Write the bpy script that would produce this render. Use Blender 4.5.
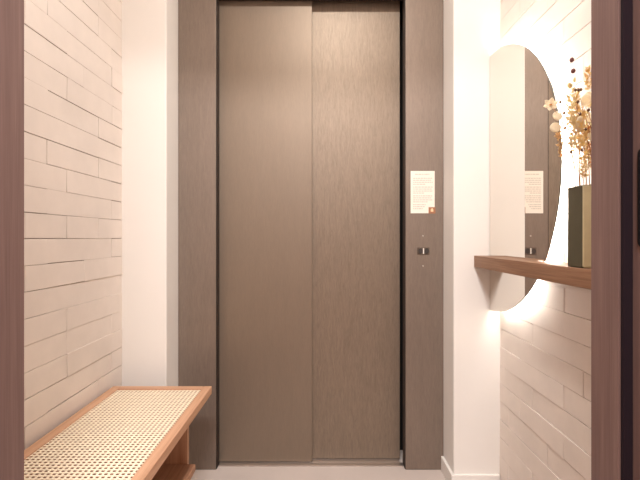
import bpy, bmesh, math, random
from mathutils import Vector, Matrix

for o in list(bpy.data.objects):
    bpy.data.objects.remove(o, do_unlink=True)
SC = bpy.context.scene
COL = SC.collection
RND = random.Random(7)

# ------------------------------------------------------------------ camera, world, lights, exposure
CAM_Z = 0.991
cam_d = bpy.data.cameras.new('camera')
cam_d.sensor_fit = 'HORIZONTAL'; cam_d.sensor_width = 36.0
cam_d.lens = 440 / 640 * 36.0
cam_d.shift_x = -1 / 640; cam_d.shift_y = -3 / 640
cam_d.clip_start = 0.02
cam = bpy.data.objects.new('camera', cam_d); COL.objects.link(cam)
cam.location = (0, 0, CAM_Z); cam.rotation_euler = (math.radians(90), 0, 0)
SC.camera = cam

world = bpy.data.worlds.new('world'); SC.world = world
world.use_nodes = True
world.node_tree.nodes['Background'].inputs[0].default_value = (1.0, 0.80, 0.66, 1)
world.node_tree.nodes['Background'].inputs[1].default_value = 0.3

SC.view_settings.view_transform = 'Standard'
SC.view_settings.look = 'None'
SC.view_settings.gamma = 1.0
SC.view_settings.use_curve_mapping = False
SC.view_settings.exposure = 0.60

HALL_LIGHTS = [(0.08, 0.98, 11.5)]       # ceiling downlights of the landing (x, y, watts)
ROOM_FILL = [(0.0, -0.5, 42.0)]                            # unseen fill lamp added in the room behind the camera
WARM = (1.0, 0.98, 0.945)
ROOM_WARM = (1.0, 0.965, 0.965)
STRIP_STRENGTH = 25.0
CEIL_Z = 2.42


def area_light(name, x, y, z, watts, size, colour):
    d = bpy.data.lights.new(name, 'AREA'); d.shape = 'DISK'; d.size = size
    d.energy = watts; d.color = colour
    o = bpy.data.objects.new(name, d); COL.objects.link(o); o.location = (x, y, z)
    return o


for lx, ly, w in HALL_LIGHTS:
    area_light('downlight_lamp', lx, ly, CEIL_Z - 0.012, w, 0.13, WARM)
for lx, ly, w in ROOM_FILL:
    area_light('room_fill_light', lx, ly, CEIL_Z - 0.06, w, 0.5, ROOM_WARM)


# ------------------------------------------------------------------ materials
def srgb(r, g, b):
    def f(c):
        c /= 255.0
        return c / 12.92 if c <= 0.04045 else ((c + 0.055) / 1.055) ** 2.4
    return (f(r), f(g), f(b), 1.0)


def new_mat(name):
    m = bpy.data.materials.new(name); m.use_nodes = True
    nt = m.node_tree
    return m, nt, nt.nodes['Principled BSDF']


def coords(nt, scale, rot=(0, 0, 0)):
    tc = nt.nodes.new('ShaderNodeTexCoord'); mp = nt.nodes.new('ShaderNodeMapping')
    mp.inputs['Scale'].default_value = scale; mp.inputs['Rotation'].default_value = rot
    nt.links.new(tc.outputs['Object'], mp.inputs['Vector'])
    return mp.outputs['Vector']


def noise(nt, vec, scale, detail=4, rough=0.55, dist=0.0):
    n = nt.nodes.new('ShaderNodeTexNoise')
    n.inputs['Scale'].default_value = scale; n.inputs['Detail'].default_value = detail
    n.inputs['Roughness'].default_value = rough; n.inputs['Distortion'].default_value = dist
    nt.links.new(vec, n.inputs['Vector'])
    return n.outputs['Fac']


def ramp(nt, fac, stops):
    r = nt.nodes.new('ShaderNodeValToRGB')
    els = r.color_ramp.elements
    while len(els) < len(stops): els.new(0.5)
    for e, (p, c) in zip(els, stops):
        e.position = p; e.color = c
    nt.links.new(fac, r.inputs['Fac'])
    return r.outputs['Color']


def bump(nt, b, height, strength, dist=0.001):
    n = nt.nodes.new('ShaderNodeBump')
    n.inputs['Strength'].default_value = strength; n.inputs['Distance'].default_value = dist
    nt.links.new(height, n.inputs['Height']); nt.links.new(n.outputs['Normal'], b.inputs['Normal'])


def simple(name, rgb, rough=0.5, metal=0.0, var=0.0, nscale=20, scale=(1, 1, 1), bmp=0.0, spec=0.5, bdist=0.001):
    m, nt, b = new_mat(name)
    b.inputs['Roughness'].default_value = rough; b.inputs['Metallic'].default_value = metal
    b.inputs['Specular IOR Level'].default_value = spec
    c = srgb(*rgb)
    b.inputs['Base Color'].default_value = c
    if var or bmp:
        f = noise(nt, coords(nt, scale), nscale)
        if var:
            lo = tuple(x * (1 - var) for x in c[:3]) + (1,); hi = tuple(min(1, x * (1 + var)) for x in c[:3]) + (1,)
            nt.links.new(ramp(nt, f, [(0.3, lo), (0.7, hi)]), b.inputs['Base Color'])
        if bmp: bump(nt, b, f, bmp, bdist)
    return m


def wood(name, dark, mid, light, axis, rough=0.5, freq=1.0, spec=0.35):
    """straight-grained wood; axis is the index of the grain direction"""
    m, nt, b = new_mat(name)
    b.inputs['Roughness'].default_value = rough; b.inputs['Specular IOR Level'].default_value = spec
    s = [60 * freq] * 3; s[axis] = 1.6 * freq
    f1 = noise(nt, coords(nt, s), 1.0, 5, 0.6, 0.6)
    s2 = [420 * freq] * 3; s2[axis] = 9 * freq
    f2 = noise(nt, coords(nt, s2), 1.0, 3, 0.6)
    mx = nt.nodes.new('ShaderNodeMix'); mx.data_type = 'FLOAT'; mx.inputs['Factor'].default_value = 0.38
    nt.links.new(f1, mx.inputs['A']); nt.links.new(f2, mx.inputs['B'])
    nt.links.new(ramp(nt, mx.outputs['Result'], [(0.30, srgb(*dark)), (0.5, srgb(*mid)), (0.70, srgb(*light))]), b.inputs['Base Color'])
    bump(nt, b, f2, 0.12, 0.0006)
    return m


def laminate(name, rgb, amp, fine, wave, rough=0.5, metal=0.6):
    """patterned metal-look panel: vertical flecks and soft watery streaks"""
    m, nt, b = new_mat(name)
    b.inputs['Roughness'].default_value = rough; b.inputs['Metallic'].default_value = metal
    f1 = noise(nt, coords(nt, (fine, fine, fine * 0.10)), 1.0, 3, 0.6, wave)
    f2 = noise(nt, coords(nt, (46, 46, 7)), 1.0, 4, 0.6, wave * 1.5)
    mx = nt.nodes.new('ShaderNodeMix'); mx.data_type = 'FLOAT'; mx.inputs['Factor'].default_value = 0.4
    nt.links.new(f1, mx.inputs['A']); nt.links.new(f2, mx.inputs['B'])
    c = srgb(*rgb)
    lo = tuple(x * (1 - amp) for x in c[:3]) + (1,); hi = tuple(min(1, x * (1 + amp)) for x in c[:3]) + (1,)
    nt.links.new(ramp(nt, mx.outputs['Result'], [(0.34, lo), (0.66, hi)]), b.inputs['Base Color'])
    bump(nt, b, f1, 0.25, 0.0005)
    return m


M = {}
M['plaster'] = simple('white_plaster', (236, 231, 225), 0.75, var=0.015, nscale=3, bmp=0.05)
M['ceiling'] = simple('ceiling_paint', (240, 234, 226), 0.85)
M['brick'] = simple('painted_brick', (228, 216, 206), 0.72, var=0.05, nscale=7, bmp=0.30, bdist=0.0015)
M['mortar'] = simple('painted_joint', (150, 126, 108), 0.9)
M['floor'] = simple('beige_microcement', (205, 192, 184), 0.45, var=0.05, nscale=4, bmp=0.03)
M['room_floor'] = wood('room_floor_oak', (150, 110, 85), (172, 130, 102), (190, 150, 120), 1)
M['room_wall'] = simple('room_wall_paint', (226, 208, 198), 0.8)
M['door_fine'] = laminate('linen_pattern_panel', (140, 125, 110), 0.05, 420, 0.3)
M['door_wave'] = laminate('watered_pattern_panel', (140, 125, 110), 0.16, 260, 1.2)
M['frame_lam'] = laminate('frame_pattern_panel', (141, 127, 116), 0.10, 300, 0.9)
M['shade_guide'] = simple('reveal_shade_and_guide', (46, 34, 28), 0.6)  # door guides, and the shade coloured onto the frame reveals
M['shaft'] = simple('shaft_darkness_black', (18, 14, 12), 0.9)
M['alu'] = simple('brushed_aluminium', (205, 195, 188), 0.32, 0.9, var=0.06, nscale=1, scale=(8, 300, 300))
M['steel'] = simple('dull_steel', (120, 108, 98), 0.35, 0.8)
M['button'] = simple('smoked_button', (70, 64, 62), 0.3)
M['white_plastic'] = simple('white_plastic', (250, 244, 234), 0.4)
M['paper'] = simple('paper', (247, 238, 226), 0.8, var=0.015, nscale=30)
M['ink'] = simple('grey_ink', (200, 191, 181), 0.85)
M['sticker'] = simple('orange_sticker', (170, 118, 86), 0.6)
M['sticker_pale'] = simple('sticker_mark', (240, 205, 165), 0.6)
M['jamb'] = wood('walnut_jamb', (99, 77, 72), (115, 91, 85), (131, 106, 99), 2, 0.5, 0.9)
M['gasket'] = simple('dark_gasket', (34, 24, 29), 0.95, spec=0.1)
M['black_metal'] = simple('black_metal', (22, 20, 22), 0.4, 0.6)
M['shelf'] = wood('shelf_wood', (118, 86, 66), (148, 111, 86), (176, 138, 110), 1, 0.5, 0.8)
M['bench'] = wood('bench_oak', (176, 132, 102), (198, 153, 122), (214, 172, 140), 1, 0.5, 0.9)
M['bench_x'] = wood('bench_oak_cross', (176, 132, 102), (198, 153, 122), (214, 172, 140), 0, 0.5, 0.9)
M['bench_z'] = wood('bench_oak_upright', (176, 132, 102), (198, 153, 122), (214, 172, 140), 2, 0.5, 0.9)
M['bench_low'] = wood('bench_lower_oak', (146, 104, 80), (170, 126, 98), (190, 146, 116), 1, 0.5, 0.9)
M['cane'] = simple('woven_cane', (248, 232, 206), 0.55, var=0.07, nscale=60)
M['vase_dark'] = simple('dark_olive', (84, 80, 62), 0.35, var=0.06, nscale=30)
M['vase_pale'] = simple('pale_olive', (208, 202, 166), 0.35, var=0.05, nscale=30)
M['petal'] = simple('cream_petal', (250, 240, 218), 0.7, var=0.05, nscale=80)
M['honesty'] = simple('pearly_pod', (252, 242, 222), 0.5, var=0.06, nscale=80)
M['plume'] = simple('golden_plume', (252, 224, 168), 0.8, var=0.14, nscale=90)
M['plume_pale'] = simple('cream_plume', (254, 238, 202), 0.8, var=0.08, nscale=90)
M['catkin'] = simple('tan_catkin', (242, 216, 172), 0.8, var=0.15, nscale=90)
M['stem'] = simple('dry_stem', (176, 124, 78), 0.75, var=0.15, nscale=60)
M['husk'] = simple('dry_husk', (226, 180, 126), 0.75, var=0.2, nscale=60)
M['bud'] = simple('dark_bud', (104, 74, 50), 0.7)
M['maroon'] = simple('maroon_seed_ball', (108, 62, 60), 0.6, var=0.1, nscale=200)

mm, nt, b = new_mat('silver_mirror')
b.inputs['Metallic'].default_value = 1.0; b.inputs['Roughness'].default_value = 0.012
b.inputs['Base Color'].default_value = (0.83, 0.80, 0.75, 1)
M['mirror'] = mm
M['mirror_edge'] = simple('ground_glass_edge', (92, 90, 84), 0.4)
M['mirror_back'] = simple('mirror_backing', (225, 222, 216), 0.7)
ml, nt, b = new_mat('led_strip')
b.inputs['Base Color'].default_value = (0.9, 0.9, 0.9, 1)
b.inputs['Emission Color'].default_value = (1.0, 0.96, 0.91, 1)
b.inputs['Emission Strength'].default_value = STRIP_STRENGTH
M['led'] = ml
mg, nt, b = new_mat('lamp_lens')
b.inputs['Emission Color'].default_value = (1.0, 0.85, 0.7, 1); b.inputs['Emission Strength'].default_value = 4.0
M['lens'] = mg


for key in ('petal', 'honesty', 'plume', 'plume_pale', 'catkin', 'husk'):     # thin dry tissue lets light through
    t = M[key].node_tree; pb = t.nodes['Principled BSDF']; out = t.nodes['Material Output']
    tr = t.nodes.new('ShaderNodeBsdfTranslucent'); mxs = t.nodes.new('ShaderNodeMixShader')
    src = pb.inputs['Base Color']
    if src.is_linked: t.links.new(src.links[0].from_socket, tr.inputs['Color'])
    else: tr.inputs['Color'].default_value = src.default_value
    mxs.inputs[0].default_value = 0.6
    t.links.new(pb.outputs[0], mxs.inputs[1]); t.links.new(tr.outputs[0], mxs.inputs[2]); t.links.new(mxs.outputs[0], out.inputs[0])


# ------------------------------------------------------------------ mesh helpers
def box(bm, x0, x1, y0, y1, z0, z1, bev=0.0, mi=0, segs=2):
    t = bmesh.new() if bev else bm
    vs = [t.verts.new((x, y, z)) for x in (x0, x1) for y in (y0, y1) for z in (z0, z1)]
    fs = [(0, 1, 3, 2), (4, 6, 7, 5), (0, 4, 5, 1), (2, 3, 7, 6), (0, 2, 6, 4), (1, 5, 7, 3)]
    out = [t.faces.new([vs[i] for i in f]) for f in fs]
    for f in out: f.material_index = mi
    if bev:
        bmesh.ops.bevel(t, geom=list(t.edges), offset=bev, segments=segs, affect='EDGES', profile=0.5)
        for f in t.faces: f.material_index = mi
        merge(bm, t)
    return bm


def merge(bm, t, mat=None):
    mp = {}
    for v in t.verts: mp[v] = bm.verts.new(mat @ v.co if mat else v.co)
    for f in t.faces:
        try:
            n = bm.faces.new([mp[v] for v in f.verts]); n.material_index = f.material_index; n.smooth = f.smooth
        except ValueError:
            pass
    t.free()


def prism(bm, pts, fn, a, b, mi=0, mi_a=None, mi_b=None):
    """extrude a closed 2D outline; fn(u, v, w) gives the point, w from a to b"""
    A = [bm.verts.new(fn(u, v, a)) for u, v in pts]; B = [bm.verts.new(fn(u, v, b)) for u, v in pts]
    n = len(pts)
    f = bm.faces.new(A[::-1]); f.material_index = mi if mi_a is None else mi_a
    f = bm.faces.new(B); f.material_index = mi if mi_b is None else mi_b
    for i in range(n):
        bm.faces.new([A[i], A[(i + 1) % n], B[(i + 1) % n], B[i]]).material_index = mi


def tube(bm, pts, r0, r1=None, n=6, mi=0):
    r1 = r0 if r1 is None else r1
    pts = [Vector(p) for p in pts]; rings = []
    for i, p in enumerate(pts):
        d = (pts[min(i + 1, len(pts) - 1)] - pts[max(i - 1, 0)]).normalized()
        a = d.orthogonal().normalized() if i == 0 else (rings[-1][1] - d * rings[-1][1].dot(d)).normalized()
        c = d.cross(a); r = r0 + (r1 - r0) * i / max(1, len(pts) - 1)
        rings.append(([bm.verts.new(p + (a * math.cos(2 * math.pi * k / n) + c * math.sin(2 * math.pi * k / n)) * r) for k in range(n)], a))
    for (ra, _), (rb, _) in zip(rings, rings[1:]):
        for k in range(n):
            f = bm.faces.new([ra[k], ra[(k + 1) % n], rb[(k + 1) % n], rb[k]]); f.smooth = True; f.material_index = mi
    bm.faces.new(rings[0][0][::-1]).material_index = mi; bm.faces.new(rings[-1][0]).material_index = mi


def ball(bm, c, r, sq=(1, 1, 1), rot=None, mi=0, sub=2):
    t = bmesh.new()
    bmesh.ops.create_icosphere(t, subdivisions=sub, radius=r)
    for f in t.faces: f.smooth = True; f.material_index = mi
    mat = Matrix.Translation(Vector(c)) @ (rot.to_4x4() if rot else Matrix.Identity(4)) @ Matrix.Diagonal((*sq, 1))
    merge(bm, t, mat)


def link(name, bm, mats, parent=None):
    me = bpy.data.meshes.new(name)
    bmesh.ops.recalc_face_normals(bm, faces=list(bm.faces))
    bm.to_mesh(me); bm.free()
    for m in (mats if isinstance(mats, (list, tuple)) else [mats]): me.materials.append(M[m])
    o = bpy.data.objects.new(name, me); COL.objects.link(o)
    if parent is not None:
        o.parent = parent
        if parent.type == 'EMPTY' and parent.parent is None:
            o.matrix_parent_inverse = Matrix.Translation(-parent.location)
    return o


def part(name, bm, mats, parent, label=None):
    """a mesh built in world space, parented to a thing (or to one of its parts)"""
    o = link(name, bm, mats)
    o.parent = parent
    bpy.context.view_layer.update()
    o.matrix_parent_inverse = parent.matrix_world.inverted()
    if label: o['label'] = label
    return o


def thing(name, loc, label, cat, group=None):
    o = bpy.data.objects.new(name, None); COL.objects.link(o)
    o.empty_display_size = 0.05; o.location = loc
    return tag(o, label, cat, group)


def tag(o, label, cat, group=None):
    o['label'] = label; o['category'] = cat
    if group: o['group'] = group
    return o


def struct(name, bm, mats, parent=None):
    o = link(name, bm, mats)
    if parent is not None: o.parent = parent
    else: o['kind'] = 'structure'
    return o


# ------------------------------------------------------------------ dimensions
WL, WR = -0.783, 0.705            # brick faces
YP = 1.732                        # face of the white pilasters
YE = 1.872                        # face of the lift surround
PL, PR = -0.6085, 0.522           # inner sides of the pilasters
YJ = 0.657                        # hall side of the door wall
ROOM_X0, ROOM_X1, ROOM_Y0 = -1.9, 1.9, -2.2
YB = 2.10

# ------------------------------------------------------------------ setting
bm = bmesh.new(); box(bm, ROOM_X0 - .1, ROOM_X1 + .1, 0.56, YB, -0.06, 0.0); struct('floor', bm, 'floor')
bm = bmesh.new(); box(bm, ROOM_X0 - .1, ROOM_X1 + .1, ROOM_Y0 - .1, 0.558, -0.06, 0.0); struct('floor_room', bm, 'room_floor')
bm = bmesh.new(); box(bm, ROOM_X0 - .1, ROOM_X1 + .1, ROOM_Y0 - .1, YB, CEIL_Z, CEIL_Z + .06); struct('ceiling', bm, 'ceiling')


def brick_wall(name, face, inward, joints_of_row, k0, pitch, seed):
    """cladding of long thin painted bricks, each with its own small step out of the wall"""
    rnd = random.Random(seed)
    bm = bmesh.new()
    x_back = face - inward * 0.16
    lo, hi = sorted((x_back, face - inward * 0.006))
    box(bm, lo, hi, YJ, YB, 0, CEIL_Z, mi=1)
    H = 0.0711; z_ref = 0.986
    r0 = -14; r1 = 21
    for r in range(r0, r1):
        z0 = max(z_ref + r * H, 0.0); z1 = min(z_ref + (r + 1) * H, CEIL_Z)
        if z1 - z0 < 0.01: continue
        ks = joints_of_row.get(r)
        if ks is None:
            ks = []; k = rnd.choice((-1, 0, 1))
            while k < 7: ks.append(k); k += rnd.choice((2, 3, 3, 4))
        ys = [YJ] + [k0 + pitch * k for k in sorted(ks)]
        # keep the lengths sensible at the near end
        near = ys[1] if len(ys) > 1 else 1.3
        y = near - pitch * rnd.choice((3, 4)); extra = []
        while y > YJ + 0.05: extra.append(y); y -= pitch * rnd.choice((3, 4))
        ys = sorted([v for v in ys + extra if v < YP - 0.02]) + [YP + 0.02]
        base = rnd.uniform(-0.0008, 0.0008)
        for a, b2 in zip(ys, ys[1:]):
            out = base + rnd.uniform(-0.0013, 0.0013)
            t = bmesh.new()
            g = rnd.choice((0.0002, 0.0004, 0.0007, 0.0012, 0.0015))
            xa, xb = face - inward * 0.012, face + inward * out
            box(t, min(xa, xb), max(xa, xb), a + g * .8, b2 - g * .8, z0 + g, z1 - g)
            for v in t.verts:                     # hand-laid: slightly uneven face and edges
                if abs(v.co.x - xb) < 1e-6: v.co.x += inward * rnd.uniform(-0.0008, 0.0008)
                v.co.z += rnd.uniform(-0.0006, 0.0006)
            bmesh.ops.bevel(t, geom=list(t.edges), offset=0.0007, segments=1, affect='EDGES')
            merge(bm, t)
    return struct(name, bm, ['brick', 'mortar'])


LEFT_ROWS = {0: [0, 2, 4, 6], 1: [1, 5], 2: [2, 5], 3: [1, 4], 4: [-1, 4], 5: [1, 4], 6: [2, 5], 7: [-1, 3, 6], 8: [0, 2, 5],
             -1: [1, 5], -2: [0, 3], -3: [1, 5], -4: [2, 6], -5: [2, 5], -6: [0, 2, 5], -7: [1, 5], -8: [0, 4]}
RIGHT_ROWS = {-1: [1, 4], -2: [2, 5], -3: [1, 4], -4: [1, 5], -5: [0, 3], -6: [0, 4], -7: [1, 5], -8: [0, 3], -9: [1, 4], -10: [2, 5]}
brick_wall('wall_left', WL, 1, LEFT_ROWS, 1.163, 0.0967, 3)
brick_wall('wall_right', WR, -1, RIGHT_ROWS, 1.184, 0.094, 5)

bm = bmesh.new()
box(bm, WL - .005, PL, YP, YB, 0, CEIL_Z, 0.004)              # pilaster beside the bench wall
box(bm, PR, WR + .005, YP, YB, 0, CEIL_Z, 0.004)              # pilaster beside the mirror wall
box(bm, PL - .01, PR + .01, YE + .012, YB, 2.20, CEIL_Z)      # wall above the lift surround
struct('wall_back', bm, 'plaster')

bm = bmesh.new()                                              # door wall between the room and the landing
box(bm, ROOM_X0, -0.47, 0.56, YJ - .001, 0, CEIL_Z); box(bm, 0.43, ROOM_X1, 0.56, YJ - .001, 0, CEIL_Z)
box(bm, -0.47, 0.43, 0.56, YJ - .001, 2.09, CEIL_Z)
struct('wall_front', bm, 'room_wall')
bm = bmesh.new()
box(bm, ROOM_X0 - .1, ROOM_X0, ROOM_Y0, 0.66, 0, CEIL_Z)
struct('wall_room_side', bm, 'room_wall')
bm = bmesh.new()
box(bm, ROOM_X1, ROOM_X1 + .1, ROOM_Y0, 0.66, 0, CEIL_Z)
struct('wall_room_window_side', bm, 'room_wall')
bm = bmesh.new()
box(bm, ROOM_X0 - .1, ROOM_X1 + .1, ROOM_Y0 - .1, ROOM_Y0, 0, CEIL_Z)
struct('wall_room_rear', bm, 'room_wall')


def skirting(name, xs, ret, s):
    bm = bmesh.new()
    x0, x1 = xs
    H, T = 0.060, 0.012
    if s > 0: box(bm, x0 - T, x1 - 0.008, YP - T, YP, 0, H, 0.002); box(bm, ret - T, ret, YP - T * .5, YE, 0, H, 0.002)
    else: box(bm, x0 + 0.008, x1 + T, YP - T, YP, 0, H, 0.002); box(bm, ret, ret + T, YP - T * .5, YE, 0, H, 0.002)
    struct(name, bm, 'plaster')


skirting('baseboard_right', (PR, WR), PR, 1)
skirting('baseboard_left', (WL, PL), PL, -1)

# doorway the photo is taken through
xl, xr, xo = -0.445, 0.405, 0.015
bm = bmesh.new()
yn, ys, yf = 0.50, 0.598, YJ + .004
f = lambda u, v, w: (u, v, w)
prism(bm, [(xr, yf), (xr, ys), (xr + xo, ys), (xr + xo, yn), (xr + .05, yn), (xr + .05, .555), (xr + .026, .555), (xr + .026, yf)], f, 0, 2.09)
prism(bm, [(xl, yf), (xl - .026, yf), (xl - .026, .555), (xl - .05, .555), (xl - .05, yn), (xl - xo, yn), (xl - xo, ys), (xl, ys)], f, 0, 2.09)
box(bm, xl - xo, xr + xo, yn, yf, 2.065, 2.09)
bmesh.ops.bevel(bm, geom=[e for e in bm.edges if abs(e.verts[0].co.z - e.verts[1].co.z) > 1], offset=0.0015, segments=2, affect='EDGES')
door = struct('door_1', bm, 'jamb')
for s, x0 in ((1, xr), (-1, xl)):
    bm = bmesh.new()
    a, b2 = sorted((x0 + s * 0.0015, x0 + s * (xo - .0005)))
    box(bm, a, b2, ys - .007, ys - .0002, 0.002, 2.06, 0.0015)
    g = struct('door_gasket', bm, 'gasket', door)
bm = bmesh.new()
pts = []
for cy, cz, a0 in ((.574, 1.100, 0), (.546, 1.100, 90), (.546, .985, 180), (.574, .985, 270)):
    for k in range(5):
        a = math.radians(a0 + 22.5 * k); pts.append((cy + .007 * math.cos(a), cz + .007 * math.sin(a)))
prism(bm, pts, lambda u, v, w: (w, u, v), xr + xo - .0022, xr + xo - .0002)
struct('strike_plate', bm, 'black_metal', door)

# ------------------------------------------------------------------ lift
lift = thing('elevator', (-0.05, YE, 0), 'grey-brown two-panel sliding elevator door in its frame between the white pilasters', 'elevator')
FL, FR, FZ = -0.447, 0.360, 2.025
bm = bmesh.new(); box(bm, PL + .001, FL, YE, YE + .043, 0.001, 2.2, 0.0012); part('frame_jamb', bm, 'frame_lam', lift)
bm = bmesh.new(); box(bm, FR, PR - .001 - .0, YE, YE + .043, 0.001, 2.2, 0.0012); jr = part('frame_jamb', bm, 'frame_lam', lift)
bm = bmesh.new(); box(bm, FL + .0005, FR - .0005, YE + .0005, YE + .043, FZ, 2.2, 0.0012); part('frame_header', bm, 'frame_lam', lift)
for x0, x1 in ((FL + .0002, FL + .003), (FR - .003, FR - .0002)):  # dark brown strips put in for the shade on the reveals
    bm = bmesh.new(); box(bm, x0, x1, YE + .002, YE + .050, 0.003, FZ - .001); part('reveal_shade_strip', bm, 'shade_guide', lift, 'dark strip standing for shade in the opening')
bm = bmesh.new(); box(bm, FL + .003, FR - .003, YE + .002, YE + .05, FZ - .003, FZ - .0004); part('reveal_shade_strip', bm, 'shade_guide', lift, 'dark strip standing for shade in the opening')
bm = bmesh.new(); box(bm, -0.50, -0.039, 1.925, 1.945, 0.008, 2.10, 0.0015); part('door_panel', bm, 'door_fine', lift, 'nearer panel with a fine linen-like surface')
bm = bmesh.new(); box(bm, -0.075, 0.350, 1.951, 1.971, 0.008, 2.10, 0.0015); part('door_panel', bm, 'door_wave', lift, 'farther panel with watery vertical streaks')
bm = bmesh.new(); box(bm, PL, PR, 2.04, 2.06, 0.004, 2.19); box(bm, FR + .03, FR + .05, 1.98, 2.04, .004, 2.19)  # black sheets put in for the darkness of the shaft
part('shaft_darkness', bm, 'shaft', lift)
bm = bmesh.new()
box(bm, FL + .004, FR - .004, 1.898, 1.924, 0, 0.005, 0.0006); box(bm, FL + .004, FR - .014, 1.929, 1.949, 0, 0.005, 0.0006)
box(bm, FL + .004, FR - .014, 1.954, 1.985, 0, 0.005, 0.0006); box(bm, FL + .004, FR - .014, 1.90, 1.985, 0, 0.0015)
part('sill', bm, 'alu', lift, 'pale metal sill strip on the floor')
for x in (-0.43, -0.11):
    bm = bmesh.new(); box(bm, x, x + .045, 1.932, 1.940, .0016, .012); part('door_guide', bm, 'shade_guide', lift)
bm = bmesh.new(); box(bm, -0.02, .03, 1.957, 1.965, .0016, .012); part('door_guide', bm, 'shade_guide', lift)


def at(px, py, y):
    return Vector(((px - 321) * y / 440, y, CAM_Z - (py - 237) * y / 440))


# call button set in the frame
p = at(423.3, 251, YE)
bm = bmesh.new(); box(bm, p.x - .0255, p.x + .0255, YE - .0022, YE - .0002, p.z - .0155, p.z + .0155, 0.0008)
cp = part('call_panel', bm, 'steel', lift, 'small steel call button plate')
bm = bmesh.new()
for dx in (-.0125, .0135):
    pts = [(p.x + dx + .0098 * math.cos(a * math.pi / 8), p.z + .0115 * math.sin(a * math.pi / 8)) for a in range(16)]
    prism(bm, pts, lambda u, v, w: (u, w, v), YE - .0045, YE - .0022)
part('button', bm, 'button', cp)
bm = bmesh.new(); box(bm, p.x - .0022, p.x + .0022, YE - .0050, YE - .0022, p.z - .0125, p.z + .0125, 0.0005); part('indicator', bm, 'white_plastic', cp, 'white upright bar')
for py in (236, 266):
    q = at(423, py, YE)
    bm = bmesh.new(); ball(bm, (q.x, YE - .0003, q.z), .0038, (1, .6, 1)); part('screw', bm, 'alu', lift, 'small bright screw head')

# notice on the frame
a = at(410.6, 171, YE); c = at(434.6, 213.3, YE)
nx0, nx1, nz0, nz1 = a.x, c.x, c.z, a.z
no = thing('notice', ((nx0 + nx1) / 2, YE, nz0), 'white printed notice sheet stuck on the elevator frame above the call button', 'notice')
bm = bmesh.new(); box(bm, nx0, nx1, YE - .0012, YE - .0003, nz0, nz1); part('sheet', bm, 'paper', no)
bm = bmesh.new()
w = nx1 - nx0; z = nz1 - .014
rn = random.Random(2)
for i, (l0, l1, step) in enumerate([(.18, .78, .017), (.10, .90, .0085), (.10, .88, .0085), (.10, .92, .0085), (.10, .60, .012), (.10, .91, .0085), (.10, .87, .0085),
                                    (.10, .90, .0085), (.10, .55, .012), (.10, .92, .0085), (.10, .86, .0085), (.10, .90, .0085), (.10, .70, .012), (.10, .62, .0085), (.10, .58, .0085), (.10, .50, .01)]):
    x = nx0 + l0 * w
    while x < nx0 + l1 * w - .003:                # word-length dashes: the print is too small to read
        d = min(rn.uniform(.004, .013), nx0 + l1 * w - x)
        box(bm, x, x + d, YE - .0015, YE - .0012, z - .0016, z + .0016)
        x += d + .0022
    z -= step
part('print', bm, 'ink', no)
bm = bmesh.new(); sx, sz = nx1 - .026, nz0 - .001
box(bm, sx, sx + .029, YE - .0020, YE - .0012, sz, sz + .027)
st = part('sticker', bm, 'sticker', no, 'small orange-brown square sticker on the corner')
bm = bmesh.new(); box(bm, sx + .009, sx + .020, YE - .0023, YE - .0020, sz + .008, sz + .018); box(bm, sx + .012, sx + .018, YE - .0023, YE - .0020, sz + .018, sz + .022)
part('sticker_mark', bm, 'sticker_pale', st, 'pale mark')

# ------------------------------------------------------------------ wall shelf and mirror
SZ0, SZ1, SX = 0.873, 0.918, 0.602
SY0 = 0.80
bm = bmesh.new(); box(bm, SX, WR - .004, SY0, YP - .0005, SZ0, SZ1, 0.0015)
sh = tag(link('wall_shelf', bm, 'shelf'), 'long narrow wooden wall shelf crossing in front of the backlit mirror', 'shelf')

mir = thing('wall_mirror', (0.70, YP, 0.69), 'backlit half-round mirror on the white brick wall, straight edge against the pilaster', 'mirror')
MC_Y, MC_Z, MR, MK = YP - .002, 1.203, 0.513, 0.972     # MK: a touch less tall than wide


def d_piece(bm, r, x0, x1, zlo, zhi, **kw):
    a0 = math.asin(max(-1, min(1, (zlo - MC_Z) / (r * MK)))); a1 = math.asin(max(-1, min(1, (zhi - MC_Z) / (r * MK))))
    n = 72
    pts = [(MC_Y - r * math.cos(a0 + (a1 - a0) * i / n), MC_Z + MK * r * math.sin(a0 + (a1 - a0) * i / n)) for i in range(n + 1)]
    pts = [p for p in pts if p[0] < MC_Y - 1e-4]
    pts += [(MC_Y, min(zhi, MC_Z + MK * r)), (MC_Y, max(zlo, MC_Z - MK * r))]
    prism(bm, pts, lambda u, v, w: (w, u, v), x0, x1, **kw)


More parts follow.
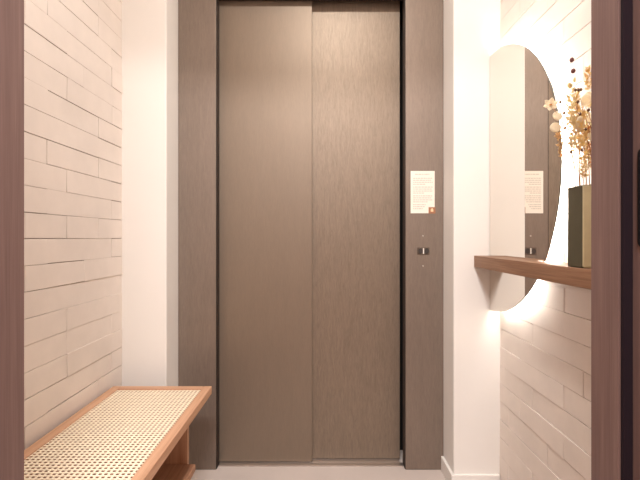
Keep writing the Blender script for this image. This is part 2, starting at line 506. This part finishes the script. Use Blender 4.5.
bm = bmesh.new()
d_piece(bm, MR, 0.663, 0.668, SZ1 + .0008, 9, mi=1, mi_a=0); d_piece(bm, MR, 0.663, 0.668, -9, SZ0 - .0008, mi=1, mi_a=0)
part('mirror_glass', bm, ['mirror', 'mirror_edge'], mir)
bm = bmesh.new()
d_piece(bm, MR - .045, 0.6682, WR - .004, SZ1 + .0008, 9); d_piece(bm, MR - .045, 0.6682, WR - .004, -9, SZ0 - .0008)
part('mirror_backing', bm, 'mirror_back', mir)
bm = bmesh.new()
ra, rb = MR - .0445, MR - .036
for zlo, zhi in ((SZ1 + .004, MC_Z + MK * ra - .0002), (MC_Z - MK * ra + .0002, SZ0 - .004)):
    a0 = math.asin((zlo - MC_Z) / (MK * ra)); a1 = math.asin((zhi - MC_Z) / (MK * ra)); n = 64
    gap = math.radians(4.5)                          # the strip stops short of the pilaster
    a0 = max(a0, -math.pi / 2 + gap); a1 = min(a1, math.pi / 2 - gap)
    ang = [a0 + (a1 - a0) * i / n for i in range(n + 1)]
    P = [(MC_Y - rb * math.cos(t), MC_Z + MK * rb * math.sin(t)) for t in ang] + [(MC_Y - ra * math.cos(t), MC_Z + MK * ra * math.sin(t)) for t in reversed(ang)]
    prism(bm, P, lambda u, v, w: (w, u, v), 0.672, 0.690)
part('light_strip', bm, 'led', mir, 'glowing white light strip behind the mirror')

# ------------------------------------------------------------------ bench with cane top
BX0, BX1, BY0, BY1, BZ = -0.770, -0.404, 0.78, 1.63, 0.439
bench = thing('bench', ((BX0 + BX1) / 2, (BY0 + BY1) / 2, 0), 'light oak bench with a woven cane top and a shelf below against brick', 'bench')
RW, AH = 0.030, 0.028
bm = bmesh.new(); box(bm, BX0, BX0 + RW, BY0, BY1, BZ - AH, BZ, 0.002); part('seat_rail', bm, 'bench', bench)
bm = bmesh.new(); box(bm, BX1 - RW, BX1, BY0, BY1, BZ - AH, BZ, 0.002); part('seat_rail', bm, 'bench', bench)
bm = bmesh.new(); box(bm, BX0 + RW + .0002, BX1 - RW - .0002, BY1 - RW, BY1, BZ - AH, BZ, 0.002); part('seat_rail', bm, 'bench_x', bench)
bm = bmesh.new(); box(bm, BX0 + RW + .0002, BX1 - RW - .0002, BY0, BY0 + RW, BZ - AH, BZ, 0.002); part('seat_rail', bm, 'bench_x', bench)

bm = bmesh.new()
cx0, cx1, cy0, cy1 = BX0 + RW - .001, BX1 - RW + .001, BY0 + RW - .001, BY1 - RW + .001
P = 0.0135; SW = 0.0058; zc = BZ - 0.0055; th = 0.0007
nxs = int((cx1 - cx0) / P) + 1; nys = int((cy1 - cy0) / P) + 1
for i in range(nxs + 1):
    x = cx0 + i * P
    if x < cx1:
        box(bm, max(cx0, x - SW / 2), min(cx1, x + SW / 2), cy0, cy1, zc, zc + th)
for j in range(nys + 1):
    y = cy0 + j * P
    if y < cy1:
        box(bm, cx0, cx1, max(cy0, y - SW / 2), min(cy1, y + SW / 2), zc + th, zc + 2 * th)


part('cane_seat', bm, 'cane', bench, 'cream woven cane webbing')

bm = bmesh.new(); box(bm, cx0, cx1, cy0, cy1, BZ - AH + .003, zc - .006); part('added_seat_board', bm, 'bench_low', bench)  # board added under the cane so its holes show an even brown
for y0, y1 in ((1.580, 1.602), (0.83, 0.852)):
    bm = bmesh.new(); box(bm, -0.705, -0.480, y0, y1, 0.001, BZ - AH - .0003, 0.0015); part('side_panel', bm, 'bench_z', bench)
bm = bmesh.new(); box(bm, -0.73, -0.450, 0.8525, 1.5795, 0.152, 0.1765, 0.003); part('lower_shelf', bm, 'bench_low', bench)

# ------------------------------------------------------------------ vase
VX0, VX1, VY0, VY1, VZ0, VZ1 = 0.607, 0.690, 1.022, 1.086, SZ1 + .0004, 1.112


def rrect(x0, x1, y0, y1, r, n=4):
    out = []
    for cx, cy, a0 in ((x1 - r, y1 - r, 0), (x0 + r, y1 - r, 90), (x0 + r, y0 + r, 180), (x1 - r, y0 + r, 270)):
        for k in range(n + 1):
            a = math.radians(a0 + 90 * k / n); out.append((cx + r * math.cos(a), cy + r * math.sin(a)))
    return out


bm = bmesh.new()
T = .004
loops = []
for ins, z, r in ((.0035, VZ0, .003), (.0008, VZ0 + .0012, .0045), (0, VZ0 + .004, .005), (0, VZ1 - .001, .005), (.001, VZ1, .004), (T - .001, VZ1, .003), (T, VZ1 - .001, .0025), (T, VZ0 + T, .0025)):
    loops.append([bm.verts.new((x, y, z)) for x, y in rrect(VX0 + ins, VX1 - ins, VY0 + ins, VY1 - ins, r)])
bm.faces.new(loops[0][::-1]); bm.faces.new(loops[-1])
for A, B in zip(loops, loops[1:]):
    n = len(A)
    for i in range(n):
        fc = bm.faces.new([A[i], A[(i + 1) % n], B[(i + 1) % n], B[i]])
        fc.normal_update()
        fc.material_index = 1 if fc.normal.y < -0.8 or fc.normal.y > .8 else 0  # front and back faces take the paler olive
tag(link('vase', bm, ['vase_dark', 'vase_pale']), 'tall square-edged olive vase with paler front and back, standing on the wall shelf', 'vase')

# ------------------------------------------------------------------ dried flowers, each stem its own thing
FG = 'dried stems in the olive vase'
MOUTH = [(.622, 1.036), (.634, 1.050), (.628, 1.066), (.645, 1.038), (.648, 1.062), (.660, 1.045), (.664, 1.070), (.672, 1.036), (.676, 1.056), (.640, 1.074), (.655, 1.030), (.618, 1.052), (.625, 1.074), (.670, 1.074), (.652, 1.050), (.616, 1.066)]
BASE = [(min(.680, max(.617, .85 * x + .15 * .648)), .6 * y + .4 * 1.054) for x, y in MOUTH]


def stem_path(i, tip, bow=0.0):
    m = Vector((*MOUTH[i], VZ1 + .004)); b0 = Vector((*BASE[i], VZ0 + .006)); tip = Vector(tip)
    pts = [b0, b0.lerp(m, .5), m]
    d = (m - b0).normalized() * (tip - m).length * .5
    c = m + d
    for k in range(1, 9):
        t = k / 8
        pts.append(m * (1 - t) ** 2 + c * 2 * t * (1 - t) + tip * t * t)
    return pts


def flower(kind, i, tip, label, cat='dried flower', r=.0011, r1=.0006):
    t = thing(kind, (*BASE[i], VZ0 + .005), label, cat, FG)
    pts = stem_path(i, tip)
    bm = bmesh.new(); tube(bm, pts, r, r1)
    part('stem', bm, 'stem', t)
    return t, pts


def rot_to(d, spin=0.0):
    return Vector(d).normalized().to_track_quat('Z', 'Y').to_matrix() @ Matrix.Rotation(spin, 3, 'Z')


def petal(bm, c, rot, L, W, cup=.25, mi=0):
    """a pointed curved petal with thickness, growing along local X"""
    rows = [(0, .18), (.25, .75), (.5, 1.0), (.75, .72), (1.0, .06)]
    th = max(.0003, L * .03)
    top, botm = [], []
    for t, w in rows:
        zc = cup * L * t * t
        for s in (-1, 0, 1):
            loc = Vector((t * L, s * w * W / 2, zc + abs(s) * W * .08))
            top.append(bm.verts.new(Vector(c) + rot @ (loc + Vector((0, 0, th)))))
            botm.append(bm.verts.new(Vector(c) + rot @ loc))
    for k in range(len(rows) - 1):
        for s in range(2):
            a = k * 3 + s
            bm.faces.new([top[a], top[a + 3], top[a + 4], top[a + 1]]).smooth = True
            bm.faces.new([botm[a], botm[a + 1], botm[a + 4], botm[a + 3]]).smooth = True
        for s in (0, 2):
            a = k * 3 + s
            bm.faces.new([top[a], botm[a], botm[a + 3], top[a + 3]])


def plume(bm, axis_pts, rad, count, size, rnd, taper=True):
    n = len(axis_pts) - 1
    for q in range(count):
        t = rnd.random(); f = t * n; k = min(int(f), n - 1)
        p = axis_pts[k].lerp(axis_pts[k + 1], f - k)
        d = (axis_pts[k + 1] - axis_pts[k]).normalized()
        rr = rad * (math.sin(math.pi * min(1, .18 + .82 * t)) ** .6 if taper else 1)
        a = rnd.uniform(0, 2 * math.pi); u = d.orthogonal().normalized(); v = d.cross(u)
        o = u * math.cos(a) + v * math.sin(a)
        L = size * rnd.uniform(.6, 1.2)
        dirn = (o * rnd.uniform(.5, 1.2) + d * rnd.uniform(.4, 1.2)).normalized()
        R = dirn.to_track_quat('X', 'Z').to_matrix() @ Matrix.Rotation(rnd.uniform(0, 6.28), 3, 'X')
        petal(bm, p + o * rr * rnd.uniform(.0, .75), R, L, L * .42, .15)


def lerp_pts(a, b2, n=5, sag=0.0):
    return [a.lerp(b2, k / n) + Vector((0, 0, -sag * 4 * (k / n) * (1 - k / n))) for k in range(n + 1)]


DF = 1.05
# the two maroon seed balls standing above all the rest
t, pts = flower('dried_seed_stem', 0, at(571.8, 60, DF), 'thin dried stem ending in two dark maroon seed balls, tallest in the vase', r=.0008, r1=.0003)
for px, py, r in ((571.8, 60, .0052), (573.2, 71, .0054)):
    bm = bmesh.new(); ball(bm, at(px, py, DF), r, (1, 1, 1.15)); part('seed_ball', bm, 'maroon', t)
bm = bmesh.new(); ball(bm, at(574.4, 80, DF), .0035, (1, 1, 1.8)); part('bud', bm, 'plume_pale', t)

# star flower
c = at(550.5, 105, 1.03)
t, pts = flower('dried_star_flower', 11, c + Vector((.006, .004, -.003)), 'cream star-shaped dried flower leaning out furthest over the mirror')
bm = bmesh.new(); R0 = rot_to((-.35, -.9, .2))
for k in range(6): petal(bm, c, R0 @ Matrix.Rotation(k * math.pi / 3 + .3, 3, 'Z'), .0165, .0125, .25)
h = part('flower_head', bm, 'petal', t)
bm = bmesh.new(); ball(bm, c + R0 @ Vector((0, 0, .002)), .0035, (1, 1, .6)); part('flower_centre', bm, 'husk', h)


def pod(bm, c, w, hgt, R):
    pts = [(w * math.cos(k * math.pi / 9), hgt * math.sin(k * math.pi / 9)) for k in range(18)]
    rings = []
    for s, dz in ((.0, .0011), (.7, .0009), (1, 0), (.7, -.0009), (0, -.0011)):
        if s == 0: rings.append([bm.verts.new(Vector(c) + R @ Vector((0, 0, dz)))])
        else: rings.append([bm.verts.new(Vector(c) + R @ Vector((x * s, y * s, dz))) for x, y in pts])
    for A, B in zip(rings, rings[1:]):
        for k in range(18):
            k2 = (k + 1) % 18
            if len(A) == 1: bm.faces.new([A[0], B[k], B[k2]])
            elif len(B) == 1: bm.faces.new([A[k2], A[k], B[0]])
            else: bm.faces.new([A[k], B[k], B[k2], A[k2]])
    for fc in bm.faces: fc.smooth = True


def honesty(i, tip, pods, label):
    t, pts = flower('dried_honesty_stem', i, tip, label)
    rnd = random.Random(i)
    for c, w, hgt in pods:
        bm = bmesh.new()
        R = Matrix.Rotation(-.49 + rnd.uniform(-.35, .35), 3, 'Z') @ Matrix.Rotation(math.pi / 2 + rnd.uniform(-.3, .3), 3, 'X')
        pod(bm, c, w, hgt, R)
        near = min(pts[3:], key=lambda q: (q - c).length)
        tube(bm, [near, near.lerp(c, .5) + Vector((0, 0, .002)), c + Vector((0, 0, hgt * .5))], .0004, n=4)
        part('seed_pod', bm, 'honesty', t)
    return t


honesty(15, at(560, 104, 1.04), [(at(557.3, 116, 1.035), .0105, .0125), (at(555.6, 127.3, 1.03), .0125, .0125)], 'dried stem with two round pearly pods hanging just below the star flower')
honesty(5, at(583, 106, 1.03), [(at(580, 124, 1.03), .0095, .0185), (at(586, 100, 1.03), .012, .014), (at(582, 139, 1.03), .009, .012)], 'dried stem with three large oval pearly pods in the middle of the bunch')
honesty(7, at(592, 104, 1.04), [(at(590.5, 118, 1.03), .011, .013), (at(589.5, 96, 1.05), .012, .012), (at(592, 136, 1.03), .010, .012)], 'dried stem with oval pearly pods beside the dark door frame')

rp = random.Random(21)


def plume_stem(i, a, b2, rad, count, size, mat, label, kind='dried_plume', extra=None):
    t, pts = flower(kind, i, b2, label)
    m = Vector(a)
    bm = bmesh.new(); plume(bm, lerp_pts(m, Vector(b2)), rad, count, size, rp)
    part('plume', bm, mat, t)
    return t


plume_stem(1, at(572.5, 150, 1.04), at(570.2, 84, 1.045), .0105, 230, .0105, 'plume_pale', 'full creamy dried plume at the mirror side of the vase')
plume_stem(2, at(577, 152, 1.06), at(575.5, 92, 1.06), .0115, 230, .0105, 'plume', 'golden dried plume behind the creamy one')
plume_stem(3, at(583.5, 178, 1.02), at(582.5, 108, 1.03), .009, 200, .0095, 'plume', 'golden dried plume rising from the front of the vase')
plume_stem(8, at(589, 90, 1.05), at(587.4, 67, 1.05), .007, 110, .008, 'plume', 'slim golden spike standing tall next to the maroon seed balls')
plume_stem(6, at(591, 170, 1.06), at(590, 98, 1.07), .0125, 230, .0105, 'plume_pale', 'broad creamy plume partly behind the dark door frame')

# drooping catkin
t, pts = flower('dried_catkin', 12, at(559, 128, 1.045), 'tan drooping catkin hanging below the round pearly pods')
bm = bmesh.new(); plume(bm, lerp_pts(at(562.5, 157, 1.05), at(558, 130, 1.045)), .0065, 130, .007, rp, False); part('catkin', bm, 'catkin', t)


def bud_stem(i, tip, buds, label):
    t, pts = flower('dried_bud_stem', i, tip, label, r=.0010, r1=.0005)
    for c in buds:
        near = min(pts[3:], key=lambda q: (q - c).length + max(0, q.z - c.z) * 2)
        bm = bmesh.new(); tube(bm, [near, near.lerp(c, .6) + Vector((.001, 0, 0)), c], .0005, n=4)
        part('twig', bm, 'stem', t)
    for c in buds:
        bm = bmesh.new(); ball(bm, c, .0032, (1, 1, 1.3)); part('bud', bm, 'bud', t)


bud_stem(9, at(566, 100, 1.06), [at(560.5, 102, 1.05), at(564, 113, 1.05), at(565, 128, 1.055), at(571, 152, 1.06)], 'thin twig with small dark buds between plume and mirror')
bud_stem(4, at(578, 88, 1.02), [at(575.5, 90, 1.02), at(578.5, 90, 1.02), at(581, 89.5, 1.02), at(577.8, 102, 1.02), at(580, 114, 1.02)], 'dark-budded twig in front of the creamy plumes')
bud_stem(10, at(585.5, 107, 1.01), [at(585.8, 129, 1.01), at(588.6, 110, 1.01), at(582, 150, 1.01)], 'brown twig with three dark buds at the front of the bunch')

# husky stems low in the bunch
for i, tip, lo, lab in ((13, at(588, 125, 1.05), at(590, 182, 1.04), 'orange-brown husky stem low in the bunch beside the door frame'),
                        (14, at(578, 118, 1.04), at(580.5, 172, 1.04), 'orange-brown husky stem low in the middle of the bunch')):
    t, pts = flower('dried_husk_stem', i, tip, lab, r=.0020, r1=.0010)
    bm = bmesh.new(); plume(bm, [q for q in pts if q.z > VZ1 + .012], .008, 80, .008, rp, False); part('husk', bm, 'husk', t)

# ------------------------------------------------------------------ ceiling lights above the frame
for k, (lx, ly, w) in enumerate(HALL_LIGHTS):
    t = thing('ceiling_light', (lx, ly, CEIL_Z), 'small round recessed downlight in the landing ceiling', 'ceiling light')
    bm = bmesh.new()
    n = 32; prof = [(.066, CEIL_Z - .0005), (.078, CEIL_Z - .0005), (.078, CEIL_Z - .005), (.070, CEIL_Z - .007), (.066, CEIL_Z - .004)]
    rings = [[bm.verts.new((lx + r * math.cos(2 * math.pi * j / n), ly + r * math.sin(2 * math.pi * j / n), z)) for j in range(n)] for r, z in prof]
    for A, B in zip(rings, rings[1:] + rings[:1]):
        for j in range(n): bm.faces.new([A[j], A[(j + 1) % n], B[(j + 1) % n], B[j]])
    part('trim_ring', bm, 'white_plastic', t)
    bm = bmesh.new(); prism(bm, [(lx + .064 * math.cos(2 * math.pi * j / n), ly + .064 * math.sin(2 * math.pi * j / n)) for j in range(n)], lambda u, v, w2: (u, v, w2), CEIL_Z - .003, CEIL_Z - .0005)
    part('lens', bm, 'lens', t)
